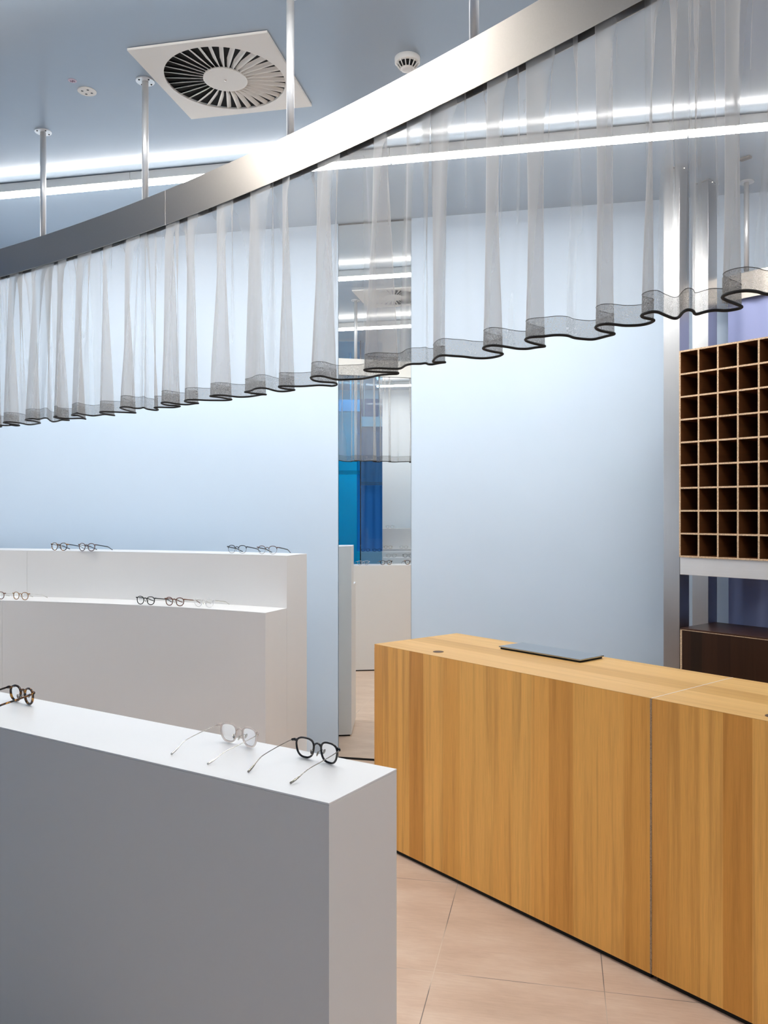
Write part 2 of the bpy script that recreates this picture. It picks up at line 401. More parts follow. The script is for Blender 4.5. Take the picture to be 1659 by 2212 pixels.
# ---------------------------------------------------------------- the sheer curtain
HEM = [(0.0, 917.8), (19.9, 917.8), (36.2, 919.9), (44.8, 919.6), (38.9, 918.1), (18.1, 915.0), (8.1, 913.4), (6.3, 912.7), (10.8, 911.4), (23.5, 911.6), (43.4, 913.8), (59.7, 917.2), (74.1, 917.4), (85.0, 915.0), (88.6, 914.1), (85.0, 912.7), (72.3, 909.6), (57.9, 908.4), (52.8, 906.5), (57.9, 904.4), (68.7, 904.0), (79.6, 905.5), (86.8, 905.1), (94.0, 902.9), (101.3, 903.3), (108.5, 908.7), (115.7, 911.2), (124.8, 910.2), (133.8, 907.3), (144.7, 908.0), (152.3, 908.0), (141.0, 906.5), (124.8, 903.3), (116.6, 901.5), (115.4, 899.7), (119.3, 898.8), (124.8, 901.5), (133.8, 903.3), (153.7, 904.2), (170.0, 903.8), (180.8, 904.2), (189.5, 906.0), (180.8, 902.4), (168.2, 897.5), (159.1, 897.5), (153.7, 896.4), (159.1, 892.4), (163.7, 891.7), (171.8, 893.7), (186.3, 896.4), (200.7, 898.2), (213.4, 897.0), (226.0, 895.2), (236.9, 896.4), (251.4, 897.9), (227.8, 894.2), (217.0, 891.5), (215.6, 889.7), (224.2, 889.2), (238.7, 889.7), (262.2, 890.6), (282.1, 891.5), (296.6, 892.4), (285.7, 889.7), (267.6, 884.3), (255.3, 879.8), (264.0, 878.3), (280.0, 879.5), (290.8, 881.9), (303.5, 881.9), (309.8, 880.1), (316.2, 883.1), (325.2, 884.9), (339.7, 886.4), (343.7, 885.5), (337.9, 882.6), (333.0, 880.4), (341.5, 879.7), (357.8, 880.1), (375.8, 880.4), (386.7, 879.0), (390.3, 877.7), (381.3, 876.4), (365.0, 875.9), (352.3, 873.2), (346.9, 869.9), (355.9, 868.5), (370.4, 870.5), (388.5, 873.2), (404.8, 874.1), (415.6, 872.8), (424.7, 871.4), (430.5, 871.4), (417.4, 869.6), (404.8, 868.8), (398.4, 866.3), (404.8, 863.4), (421.0, 863.4), (442.7, 864.5), (469.9, 864.9), (491.6, 864.9), (502.4, 863.2), (491.6, 861.4), (469.9, 857.8), (455.4, 856.2), (452.7, 855.1), (468.1, 853.3), (488.0, 854.4), (515.1, 857.5), (538.6, 856.9), (556.7, 854.2), (567.5, 852.4), (578.0, 852.6), (562.1, 851.1), (542.2, 849.3), (535.0, 847.5), (527.4, 847.0), (536.2, 845.2), (543.4, 843.1), (550.6, 839.1), (563.3, 837.6), (577.8, 839.5), (594.0, 844.0), (608.5, 845.8), (624.8, 844.9), (633.8, 843.1), (638.9, 842.4), (624.8, 841.3), (608.5, 838.6), (601.6, 834.9), (612.1, 833.7), (632.0, 834.4), (653.7, 834.4), (673.6, 833.1), (689.9, 832.2), (708.0, 833.1), (722.4, 834.4), (730.6, 832.2), (726.0, 827.7), (711.6, 825.9), (695.3, 825.0), (679.0, 822.3), (670.0, 817.8), (665.5, 814.1), (671.8, 811.4), (684.4, 811.1), (698.9, 813.2), (713.4, 816.9), (729.7, 820.1), (749.5, 819.6), (760.0, 819.3), (781.7, 818.4), (801.6, 814.8), (817.9, 810.7), (841.4, 808.5), (854.0, 808.1), (861.3, 807.8), (859.5, 804.9), (841.4, 804.3), (817.9, 803.4), (796.2, 802.2), (784.4, 799.1), (790.7, 796.7), (810.6, 794.9), (832.3, 795.8), (859.5, 796.7), (868.5, 794.4), (877.5, 788.6), (890.2, 785.9), (908.3, 785.9), (919.1, 784.1), (924.6, 786.8), (933.6, 787.2), (944.4, 785.0), (955.3, 783.2), (964.7, 782.3), (951.7, 782.3), (940.8, 782.8), (935.4, 781.4), (939.0, 774.1), (946.3, 768.4), (955.3, 766.9), (977.0, 768.7), (1000.0, 770.2), (1021.7, 772.9), (1043.4, 774.2), (1063.3, 772.9), (1079.6, 769.3), (1087.2, 764.8), (1081.4, 762.6), (1063.3, 759.3), (1048.8, 755.7), (1042.0, 752.1), (1047.0, 747.6), (1059.7, 745.2), (1077.8, 746.7), (1095.8, 749.4), (1117.5, 753.0), (1139.2, 753.6), (1157.3, 750.7), (1173.6, 748.9), (1179.9, 748.1), (1170.0, 745.8), (1151.9, 741.6), (1139.2, 737.6), (1132.9, 733.1), (1139.2, 728.2), (1153.7, 726.8), (1171.8, 726.4), (1189.9, 724.1), (1208.0, 723.5), (1226.0, 725.0), (1240.0, 729.7), (1260.2, 732.3), (1282.9, 733.8), (1298.1, 730.5), (1315.8, 725.4), (1329.7, 721.7), (1320.8, 719.1), (1300.6, 715.3), (1289.3, 711.0), (1286.0, 706.0), (1293.0, 701.4), (1308.2, 699.4), (1328.4, 700.9), (1348.6, 703.2), (1376.4, 702.7), (1396.6, 699.7), (1409.2, 695.1), (1413.0, 691.3), (1404.2, 688.8), (1391.6, 686.3), (1383.5, 681.7), (1389.0, 676.2), (1404.2, 672.4), (1419.3, 673.7), (1437.0, 681.2), (1454.7, 687.6), (1464.8, 686.3), (1474.9, 674.9), (1486.3, 668.6), (1497.6, 672.4), (1502.7, 679.2), (1522.9, 673.7), (1543.1, 669.9), (1568.4, 671.1), (1593.6, 667.4), (1603.2, 663.1), (1588.6, 656.0), (1568.4, 648.4), (1557.0, 640.8), (1565.8, 632.0), (1588.6, 626.9), (1608.8, 626.2), (1634.0, 629.5), (1659.0, 635.8)]
ZH = EYE+HD
def to_to(px, py):
    Z = HD*F/(1106-py); X = (px-829.5)/F*Z
    d = Vector((X, Z))-CC
    return (TH0-math.atan2(d.y, d.x))*CR, CR-d.length
raw = [to_to(*p) for p in HEM]
raw = raw[1:]
tl, tr_ = raw[0][0], raw[-1][0]
# carry the same rhythm of folds on beyond both ends of the traced stretch
left = [(t-(tl+1.45)+tl, o) for t, o in raw if t < tl+1.45]
cut = [(t, o) for t, o in raw if tr_-.95 < t]
right = [(t+.95, o) for t, o in cut]
i0 = 0
seq = [p for p in left if T0+.05 < p[0]] + raw + right[2:]
seq = [p for p in seq if p[0] < T1-.05]
def catmull(ps, per=10):
    out = []
    for i in range(len(ps)-1):
        p0, p1, p2, p3 = ps[max(i-1, 0)], ps[i], ps[i+1], ps[min(i+2, len(ps)-1)]
        for k in range(per):
            u = k/per
            out.append(tuple(.5*(2*b+(c-a)*u+(2*a-5*b+4*c-d)*u*u+(-a+3*b-3*c+d)*u**3) for a, b, c, d in zip(p0, p1, p2, p3)))
    out.append(ps[-1]); return out
def resample(ps, step):
    out = [ps[0]]; acc = 0.0
    for a, b in zip(ps, ps[1:]):
        L = math.hypot(b[0]-a[0], b[1]-a[1])
        while L > 0 and acc+L >= step:
            u = (step-acc)/L; a = (a[0]+(b[0]-a[0])*u, a[1]+(b[1]-a[1])*u); out.append(a); L = math.hypot(b[0]-a[0], b[1]-a[1]); acc = 0.0
        acc += L
    return out
def smooth(v, n):
    out = []
    for i in range(len(v)):
        k = min(n, i, len(v)-1-i); out.append(sum(v[i-k:i+k+1])/(2*k+1))
    return out
STEP = .0045
rs = resample(catmull(seq), STEP)
ht = smooth(smooth([p[0] for p in rs], 1), 1); ho = smooth(smooth([p[1] for p in rs], 1), 1)
ns = len(ht)
ts = smooth(smooth(ht, 34), 34)
# extra small pleats gathered at the track that die out further down
pl = []; ph = 0.0; rr = random.Random(3); wl = .085; am = 1.0
for i in range(ns):
    ph += 2*PI*STEP/wl
    if ph > 2*PI: ph -= 2*PI; wl = rr.uniform(.12, .30); am = rr.choice((.3, .7, 1.0, 1.25))
    pl.append((math.sin(ph)*am, math.sin(2*ph)*am, am))
pls = smooth([p[0] for p in pl], 2); pl2 = smooth([p[1] for p in pl], 2)
ZTOP = ZB+.034
NV = 26
def cloth(i, z):
    g = min(1, max(0, (z-ZH)/(ZTOP-ZH)))
    k = 1-.16*g
    t = ts[i]+(ht[i]-ts[i])*k
    o = -.016+(ho[i]+.016)*(1-.66*g**1.1)
    q = max(0, g-.12)/.88
    t += pl2[i]*.024*q**1.2; o += pls[i]*.007*q
    lim = .013+.15*(1-g)
    if z > ZB-.05: lim = .0130
    o = -.0165+lim*math.tanh((o+.0165)/lim)
    return rp(t, o)
cur = thing('sheer_curtain', 'short sheer grey pleated curtain with dark corded hem hanging from the curved rail', 'curtain', (*rp(1.6, -.016), ZTOP))
cinv = Matrix.Translation(-cur.location)
def cpart(name, bm, mat):
    bmesh.ops.transform(bm, matrix=cinv, verts=bm.verts[:]); return obj(name, bm, mat, cur, True)
def sheet(z0, z1, rows, off=0.0):
    bm = nb(); prev = None
    for j in range(rows+1):
        z = z0+(z1-z0)*j/rows
        row = []
        for i in range(ns):
            p = cloth(i, z)
            if off:
                a = cloth(max(i-1, 0), z); b = cloth(min(i+1, ns-1), z); d = (b-a)
                if d.length > 1e-7: d.normalize(); p = p + Vector((d.y, -d.x))*off
            row.append(bm.verts.new((*p, z)))
        if prev:
            for i in range(ns-1): bm.faces.new((prev[i], prev[i+1], row[i+1], row[i]))
        prev = row
    return bm
BAND = .050
cpart('sheer_panel', sheet(ZH+BAND, ZTOP, NV), m_sheer)
cpart('hem_band', sheet(ZH, ZH+BAND, 2), m_hem)['label'] = 'darker double layer hem band'
cpart('hem_cord', tube(nb(), [(*cloth(i, ZH), ZH) for i in range(0, ns)], .0037, n=7), m_cordm)['label'] = 'black cord along the hem'
cpart('hem_stitching', tube(nb(), [(*cloth(i, ZH+BAND), ZH+BAND) for i in range(0, ns)], .0008, n=5), flat('grey_thread', (.06, .058, .055), .8))

# ================================================================ furniture
# ---- oak service desk: two blocks in one row
A1 = Vector((.6376, -.7704)); A2 = Vector((.7704, .6376)); DZ = math.atan2(A1.y, A1.x)
D0 = Vector((-.0472, 4.097)); DH = EYE-.656
SEAM = 1.553
def desk(x0, x1, label, left_end):
    t = thing('service_desk', label, 'desk', (*(D0+A1*x0), 0), DZ, 'oak desk blocks')
    L = x1-x0; W = .572
    bm = nb(); a_ = [bm.verts.new((0, y, z)) for y, z in ((.0004, DH), (.0004, DH-.0008), (.019, DH-.019), (W, DH-.019), (W, DH))]
    b_ = [bm.verts.new((L, v_.co.y, v_.co.z)) for v_ in a_]
    bm.faces.new(a_); bm.faces.new(b_[::-1])
    for k in range(5): bm.faces.new((a_[k], a_[(k+1) % 5], b_[(k+1) % 5], b_[k]))
    obj('top_panel', bm, m_oak_top, t)
    bm = nb(); xe = L-(.0085 if left_end else 0)
    a_ = [bm.verts.new((0, y, z)) for y, z in ((0, .022), (.018, .022), (.018, DH-.0195), (0, DH-.0012))]
    b_ = [bm.verts.new((xe, v_.co.y, v_.co.z)) for v_ in a_]
    bm.faces.new(a_); bm.faces.new(b_[::-1])
    for k in range(4): bm.faces.new((a_[k], a_[(k+1) % 4], b_[(k+1) % 4], b_[k]))
    obj('front_panel', bm, m_oak_front, t)
    obj('end_panel', box(nb(), 0, .0195, .022, .019, W, DH-.0193, .0006), m_oak_end, t)
    obj('end_panel', box(nb(), L-.019, .0195, .022, L-.001, W, DH-.0193, .0006), m_oak_end, t)
    obj('shelf', box(nb(), .02, .03, .40, L-.02, W, .42), m_oak_top, t)
    obj('recessed_base', box(nb(), .012, .014, 0, L-.012, W-.02, .0215), m_dark, t)
    if left_end:
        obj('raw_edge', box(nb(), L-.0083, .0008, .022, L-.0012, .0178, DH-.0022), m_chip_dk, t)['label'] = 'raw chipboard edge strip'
        obj('edge_banding', box(nb(), L-.003, 0, DH+.0001, L-.0002, W, DH+.0006), m_white_top, t)['label'] = 'thin pale seam line across the top'
        obj('raw_edge', box(nb(), -.0022, .0008, .022, -.0002, .0186, DH-.0193), m_chip, t)['label'] = 'raw chipboard edge strip'
    return t
d1 = desk(0, SEAM, 'oak-planked service desk block carrying the dark glass slab', True)
d2 = desk(SEAM+.0006, SEAM+1.5, 'nearer oak-planked desk block at the right edge, past the pale seam', False)
def desk_pt(a, b, z=0): p = D0+A1*a+A2*b; return (p.x, p.y, z)
gm = flat('dark_grommet', (.075, .038, .018), .6)
for a, b, par, x0 in ((.370, .086, d1, 0), (1.945, .075, d2, SEAM+.0006)):
    g = obj('cable_grommet', lathe(nb(), [(.0255, DH+.0002), (.025, DH+.0012), (.0195, DH+.0014), (.019, DH+.0008)], 28, (a-x0, b)), gm, par)
    g['label'] = 'round brown cable grommet'
s = thing('glass_slab', 'flat dark reflective glass slab lying near the back of the oak desk', 'tray', desk_pt(.498, .362, DH), DZ)
obj('glass_plate', box(nb(), 0, 0, .009, .475, .172, .015, .001), m_slab, s)
obj('foot_block', box(nb(), .006, .006, .0005, .469, .166, .0088), m_dark, s)

# ---- foreground white plinth
P0 = Vector((-.1046, 1.5706)); PD = Vector((-.8466, .5322)); PW = Vector((.1395, .2055)); PW = Vector((.5322, .8466))*.2485
PZ = math.atan2(-PD.y, -PD.x); PH = EYE-.555
def plinth(name, label, loc, rz, L, W, H, grp):
    """x runs from -L to 0, y from 0 to W"""
    t = thing(name, label, 'plinth', (loc[0], loc[1], 0), rz, grp)
    obj('body', box(nb(), -L, 0, .012, 0, W, H-.0045, .0008), m_white, t)
    obj('top_panel', box(nb(), -L, .0, H-.004, .0, W, H, .0006), m_white_top, t)
    obj('recessed_base', box(nb(), -L+.012, .012, 0, -.012, W-.012, .0118), m_dark, t)
    return t
plinth('display_plinth', 'white display plinth in the foreground with blue-grey front face', P0, PZ, 2.12, .2485, PH, 'display plinths')
rg = [P0+PD*.55-PW*.12, P0+PD*1.68-PW*.12, P0+PD*1.68-PW*3.0, P0+PD*.55-PW*3.0]  # unseen rug, added to turn the bounce on the plinth front blue
tag(obj('tint_rug', prism(nb(), [p-rg[0] for p in rg], .0005, .009, .003), paint('tint_rug_pile', (.012, .045, .09), .95, .05, .1, 40), None, False, (*rg[0], 0)),
    'unseen deep blue rug added to tint the light on the foreground plinth', 'rug')
# ---- two-tier counter in front of the back wall
HT1, HT2 = PH, EYE-.252
Cc = Vector((-.652, 4.535)); fr = [Vector((-.652, 4.535)), Vector((-1.475, 4.915)), Vector((-2.40, 5.178)), Vector((-3.6, 5.475))]
def offs(ps, d):
    out = []
    for i, p in enumerate(ps):
        dirs = []
        if i > 0: dirs.append((ps[i]-ps[i-1]).normalized())
        if i < len(ps)-1: dirs.append((ps[i+1]-ps[i]).normalized())
        ns_ = [Vector((v.y, -v.x)) for v in dirs]
        m = ns_[0] if len(ns_) == 1 else (ns_[0]+ns_[1]).normalized()
        if i == 0: m = Vector((.377, .926))
        out.append(p+m*d)
    return out
q0, q1, q2 = fr[0], fr[1], fr[2]
k1 = q1*2-(q0+q2)/2                      # gentle bow through the three measured points
fr = [q0*(1-u)**2+k1*2*u*(1-u)+q2*u*u for u in [i/12 for i in range(13)]]+[fr[3]]
fr1 = offs(fr, .240); fr2 = offs(fr, .490)
ct = thing('display_counter', 'white two-tier display counter with eyeglasses along the pale blue wall', 'counter', (*Cc, 0))
def cpoly(a, b, i0, i1): 
    return [p-Cc for p in a[i0:i1+1]]+[p-Cc for p in b[i0:i1+1][::-1]]
def lerp_split(ps, i, px):              # insert a seam point on segment i at pixel column px
    a, b = ps[i], ps[i+1]
    k = (px-829.5)/F
    u = (k*a.y-a.x)/((b.x-a.x)-k*(b.y-a.y))
    return a+(b-a)*u
for nm, fa, fb, z1 in (('lower_tier', fr, fr1, HT1), ('upper_tier', fr1, fr2, HT2)):
    e = .0012 if nm == 'upper_tier' else 0
    for i0, i1 in ((0, 12), (12, 13)):
        pa = [p.copy() for p in fa]; pb = [p.copy() for p in fb]
        if e: pa = [p+Vector((.0004, .0011)) for p in pa]
        if i0 == 12:
            sh = (pa[13]-pa[12]).normalized()*.0015; pa[12] = pa[12]+sh; pb[12] = pb[12]+sh
        obj(nm, prism(nb(), cpoly(pa, pb, i0, i1), .012, z1-.0045, .0006), m_white, ct)
        obj(nm.split('_')[0]+'_top', prism(nb(), cpoly(pa, pb, i0, i1), z1-.004, z1, .0005), m_white_top, ct)
base_a, base_b = offs(fr, .012), offs(fr, .478)
obj('recessed_base', prism(nb(), cpoly([base_a[0]+Vector((-.012, .004))]+base_a[1:], [base_b[0]+Vector((-.012, .004))]+base_b[1:], 0, 13), 0, .0115), m_dark, ct)

# ---- aluminium shelving frame with pigeonhole and cabinet
K1 = Vector((1.642, 4.577)); KZ = DZ
fm = thing('shelving_frame', 'square aluminium post frame standing floor to ceiling behind the desk', 'frame', (*K1, 0), KZ)
FW = 1.32
for a in (0, FW):
    for b in (0, .306):
        p = obj('post', box(nb(), a-.1, b, .0, a, b+.1, CEIL-.006, .0015), m_alu_post, fm)
        obj('ceiling_plate', box(nb(), a-.108, b-.008, CEIL-.0058, a+.008, b+.108, CEIL-.0003), m_alu_post, p)
        obj('bolt', lathe(nb(), [(.006, CEIL-.010), (.007, CEIL-.006)], 8, (a+.003, b+.045)), m_silver, p)
RT = 1.400
for b in (0.002, .304):
    obj('cross_rail', box(nb(), .0005, b, RT-.097, FW-.1005, b+.1, RT, .0012), m_alu_rail, fm)
ph = thing('pigeonhole_unit', 'brown pigeonhole unit of square cells with pale chipboard edges', 'shelf', (*(K1-A2*.012), RT+.0005), KZ)
px_, pz_, ncol, nrow, PDp = .1105, .1258, 10, 9, .36
TK = .0092
def panel(name, x0, x1, z0, z1, y1=PDp, lab=None, y0=0.0):
    bm = nb(); box(bm, x0, y0, z0, x1, y1, z1)
    o = obj(name, bm, [m_brown, m_chip], ph)
    for p in o.data.polygons:
        if p.normal.y < -.9: p.material_index = 1
    return o
Wd = px_*ncol+TK; Hd = pz_*nrow+TK
x00 = .004
for i in range(ncol+1):
    x = x00+i*px_
    panel('outer_side' if i in (0, ncol) else 'divider', x, x+TK, TK+.0002 if 0 < i < ncol else 0, Hd-(TK+.0002 if 0 < i < ncol else 0))
for j in range(nrow+1):
    z = j*pz_
    panel('outer_board' if j in (0, nrow) else 'shelf', x00+TK+.0002, x00+Wd-TK-.0002, z, z+TK, PDp, None, .0003)
obj('back_board', box(nb(), x00+TK, PDp, 0, x00+Wd-TK, PDp+.006, Hd), m_walnut_dk, ph)
cb = thing('low_cabinet', 'dark walnut low cabinet with pale edges under the pigeonhole unit', 'cabinet', (*K1, 0), KZ)
CH = EYE-.642; CW = FW-.107
obj('top_board', box(nb(), .004, .001, CH-.012, CW, .372, CH, .0008), m_walnut_top, cb)
obj('front_panel', box(nb(), .0155, .0, .03, CW, .014, CH-.0125, .0008), m_walnut, cb)
obj('edge_strip', box(nb(), .004, -.0012, CH-.0118, CW, .0008, CH-.009), m_chip, cb)['label'] = 'thin pale edge along the cabinet top'
sp = obj('side_panel', box(nb(), .003, -.0005, .03, .0148, .372, CH-.0125), [m_walnut, m_chip], cb)
for p in sp.data.polygons:
    if p.normal.y < -.9: p.material_index = 1
obj('back_board', box(nb(), .016, .366, .03, CW, .372, CH-.0125), m_walnut, cb)
obj('recessed_base', box(nb(), .02, .03, 0, CW-.02, .36, .0298), m_dark, cb)

# ---- second curtain behind the frame with its own rail
Q0 = Vector((2.030, 4.906))
def wavy_drape(bm, p0, d, L, z0, z1, amp, wl, nrm, step=.012, rows=10, seed=1):
    rr = random.Random(seed); n = int(L/step); ph = 0; w_ = wl; a_ = amp; prof = []
    for i in range(n+1):
        ph += 2*PI*step/w_
        if ph > 2*PI: ph -= 2*PI; w_ = wl*rr.uniform(.7, 1.4); a_ = amp*rr.uniform(.55, 1.15)
        prof.append((a_*math.sin(ph), .25*a_*math.sin(2*ph)))
    s1 = smooth([p[0] for p in prof], 2); s2 = smooth([p[1] for p in prof], 2)
    prev = None
    for j in range(rows+1):
        z = z0+(z1-z0)*j/rows; k = 1-.5*(j/rows)
        row = [bm.verts.new((*(p0+d*(i*step+s2[i]*k)+nrm*s1[i]*k), z)) for i in range(n+1)]
        if prev:
            for i in range(n): bm.faces.new((prev[i], prev[i+1], row[i+1], row[i]))
        prev = row
    return bm
r2 = thing('short_curtain_rail', 'straight metal curtain rail behind the pigeonhole unit on the right', 'curtain rail', (*Q0, ZB), DZ)
LQ = 1.5
obj('fascia_panel', box(nb(), 0, -.03, 0, LQ, -.028, ZT-ZB), m_fascia, r2)
obj('back_panel', box(nb(), 0, .034, 0, LQ, .036, ZT-ZB), m_fascia, r2)
obj('top_cover', box(nb(), .0, -.0278, ZT-ZB-.006, LQ, .0338, ZT-ZB-.001), m_dark, r2)
obj('end_cap', box(nb(), -.0022, -.03, 0, -.0002, .036, ZT-ZB), m_alu_post, r2)
obj('curtain_track', box(nb(), .005, -.008, .05, LQ, .012, .075), m_dark, r2)
tag(obj('lavender_curtain', wavy_drape(nb(), Vector((.012, .003)), Vector((1, 0)), LQ-.02, .03, ZB+.045-0, .024, .16, Vector((0, 1)), seed=4), m_lav, None, True, (*Q0, 0), DZ),
    'full-length lavender-blue curtain behind the pigeonhole unit', 'curtain')
rq = Q0+A1*.13+A2*.003
t = thing('curtain_hanger', 'short round rod from ceiling to the straight rail behind the pigeonhole unit', 'rod', (*rq, ZT), 0)
obj('pole', lathe(nb(), [(.0145, 0), (.0145, CEIL-ZT-.004)], 20), m_rod, t, True)
obj('ceiling_flange', lathe(nb(), [(.041, CEIL-ZT-.006), (.041, CEIL-ZT-.0002)], 32), m_rod, t)

# ================================================================ on the ceiling
v = thing('air_vent', 'square cream swirl air vent with radial blades in the ceiling', 'vent', (*VC, CEIL), RZ)
bm = nb(); n = 96; R0 = .2645; S = .306
ring = []; outr = []
for i in range(n):
    a = 2*PI*i/n; c_, s_ = math.cos(a), math.sin(a); k = S/max(abs(c_), abs(s_))
    ring.append((R0*c_, R0*s_)); outr.append((k*c_, k*s_))
for zz in (-.012, -.002):
    pass
V = {}
for nm, ps in (('i', ring), ('o', outr)):
    for zz in (-.012, -.002): V[nm, zz] = [bm.verts.new((*p, zz)) for p in ps]
for i in range(n):
    j = (i+1) % n
    bm.faces.new((V['i', -.012][i], V['i', -.012][j], V['o', -.012][j], V['o', -.012][i]))
    bm.faces.new((V['i', -.002][i], V['i', -.002][j], V['o', -.002][j], V['o', -.002][i]))
    bm.faces.new((V['o', -.012][i], V['o', -.012][j], V['o', -.002][j], V['o', -.002][i]))
    bm.faces.new((V['i', -.012][i], V['i', -.012][j], V['i', -.002][j], V['i', -.002][i]))
obj('face_plate', bm, m_offwhite, v)
obj('plenum', lathe(nb(), [(.268, .0), (.268, .07), (.268, .075), (.0, .0751)], 48), m_dark, v)
bmp = v.children[-1].data
NBL = 34
for k in range(NBL):
    a = 2*PI*k/NBL
    bm = nb()
    def pt(r, tang, z):
        c_, s_ = math.cos(a), math.sin(a); return (r*c_-tang*s_, r*s_+tang*c_, z)
    w0, w1 = .0088, .0232
    q = []
    for (r, hwid) in ((.0965, w0), (.2630, w1)):
        zz = .0
        q.append([pt(r, hwid, -.0105), pt(r, -hwid, .010+.006*(r > .2)), pt(r, -hwid, .0115+.006*(r > .2)), pt(r, hwid, -.009)])
    vs = [[bm.verts.new(p) for p in r] for r in q]
    for i in range(4): bm.faces.new((vs[0][i], vs[0][(i+1) % 4], vs[1][(i+1) % 4], vs[1][i]))
    bm.faces.new(vs[0]); bm.faces.new(vs[1][::-1])
    obj('blade', bm, m_offwhite, v)
obj('centre_disc', lathe(nb(), [(.094, -.0125), (.097, -.0115), (.097, -.004)], 64), m_offwhite, v)
obj('centre_screw', lathe(nb(), [(.003, -.0155), (.0055, -.0135), (.006, -.0126)], 16), m_silver, v, True)
sd = thing('smoke_detector', 'white round smoke detector on the ceiling above the curtain rail', 'smoke detector', (.0973*KS, 3.43*KS, CEIL))
obj('base', lathe(nb(), [(.050, -.024), (.0535, -.020), (.0545, -.003), (.054, -.0002)], 48), m_plastic, sd, True)
obj('sensor_core', lathe(nb(), [(.022, -.045), (.026, -.043), (.040, -.0245)], 32), m_dark, sd, True)
for k in range(14):
    a = 2*PI*k/14; c_, s_ = math.cos(a), math.sin(a)
    obj('grille_rib', tube(nb(), [(.047*c_, .047*s_, -.0235), (.040*c_, .040*s_, -.034), (.029*c_, .029*s_, -.0465)], .0024, .0034, n=6), m_plastic, sd, True)
obj('end_cap', lathe(nb(), [(.018, -.054), (.026, -.0515), (.031, -.046), (.030, -.0452)], 32), m_plastic, sd, True)
ng = thing('ceiling_nozzle', 'small cream disc with four holes flush in the ceiling', 'nozzle', (*ray(188, 3.70*KS), CEIL))
obj('plate', lathe(nb(), [(.039, -.0045), (.0415, -.003), (.0415, -.0002)], 40), m_offwhite, ng)
for k in range(4):
    a = .5+k*PI/2
    obj('hole', lathe(nb(), [(.0042, -.0056), (.0055, -.0054), (.0055, -.0044)], 14, (.021*math.cos(a), .021*math.sin(a))), flat('hole_grey', (.10, .10, .10), .5), ng)
td = thing('ceiling_indicator', 'tiny pale disc with dark markings on the ceiling beside the four-hole disc', 'indicator', (*ray(156.5, 3.609*KS), CEIL))
obj('plate', lathe(nb(), [(.0165, -.003), (.0185, -.002), (.0185, -.0002)], 32), paint('pale_lilac', (.62, .52, .62), .5, .3), td)
for k, (x, y) in enumerate(((-.008, 0), (-.002, .003), (.003, -.003), (.008, .001))):
    obj('marking', box(nb(), x-.0015, y-.006, -.0036, x+.0015, y+.006, -.0029), flat('plum_ink', (.10, .03, .08), .6), td)
tag(obj('ceiling_plate', box(nb(), -.03, -.016, -.012, .03, .016, -.0003, .002), flat('grey_brown_plastic', (.16, .145, .13), .6), None, False, (1.925*KS, 4.39*KS, CEIL), DZ),
    'small grey rectangular plate on the ceiling seen through the curtain, far right', 'plate')

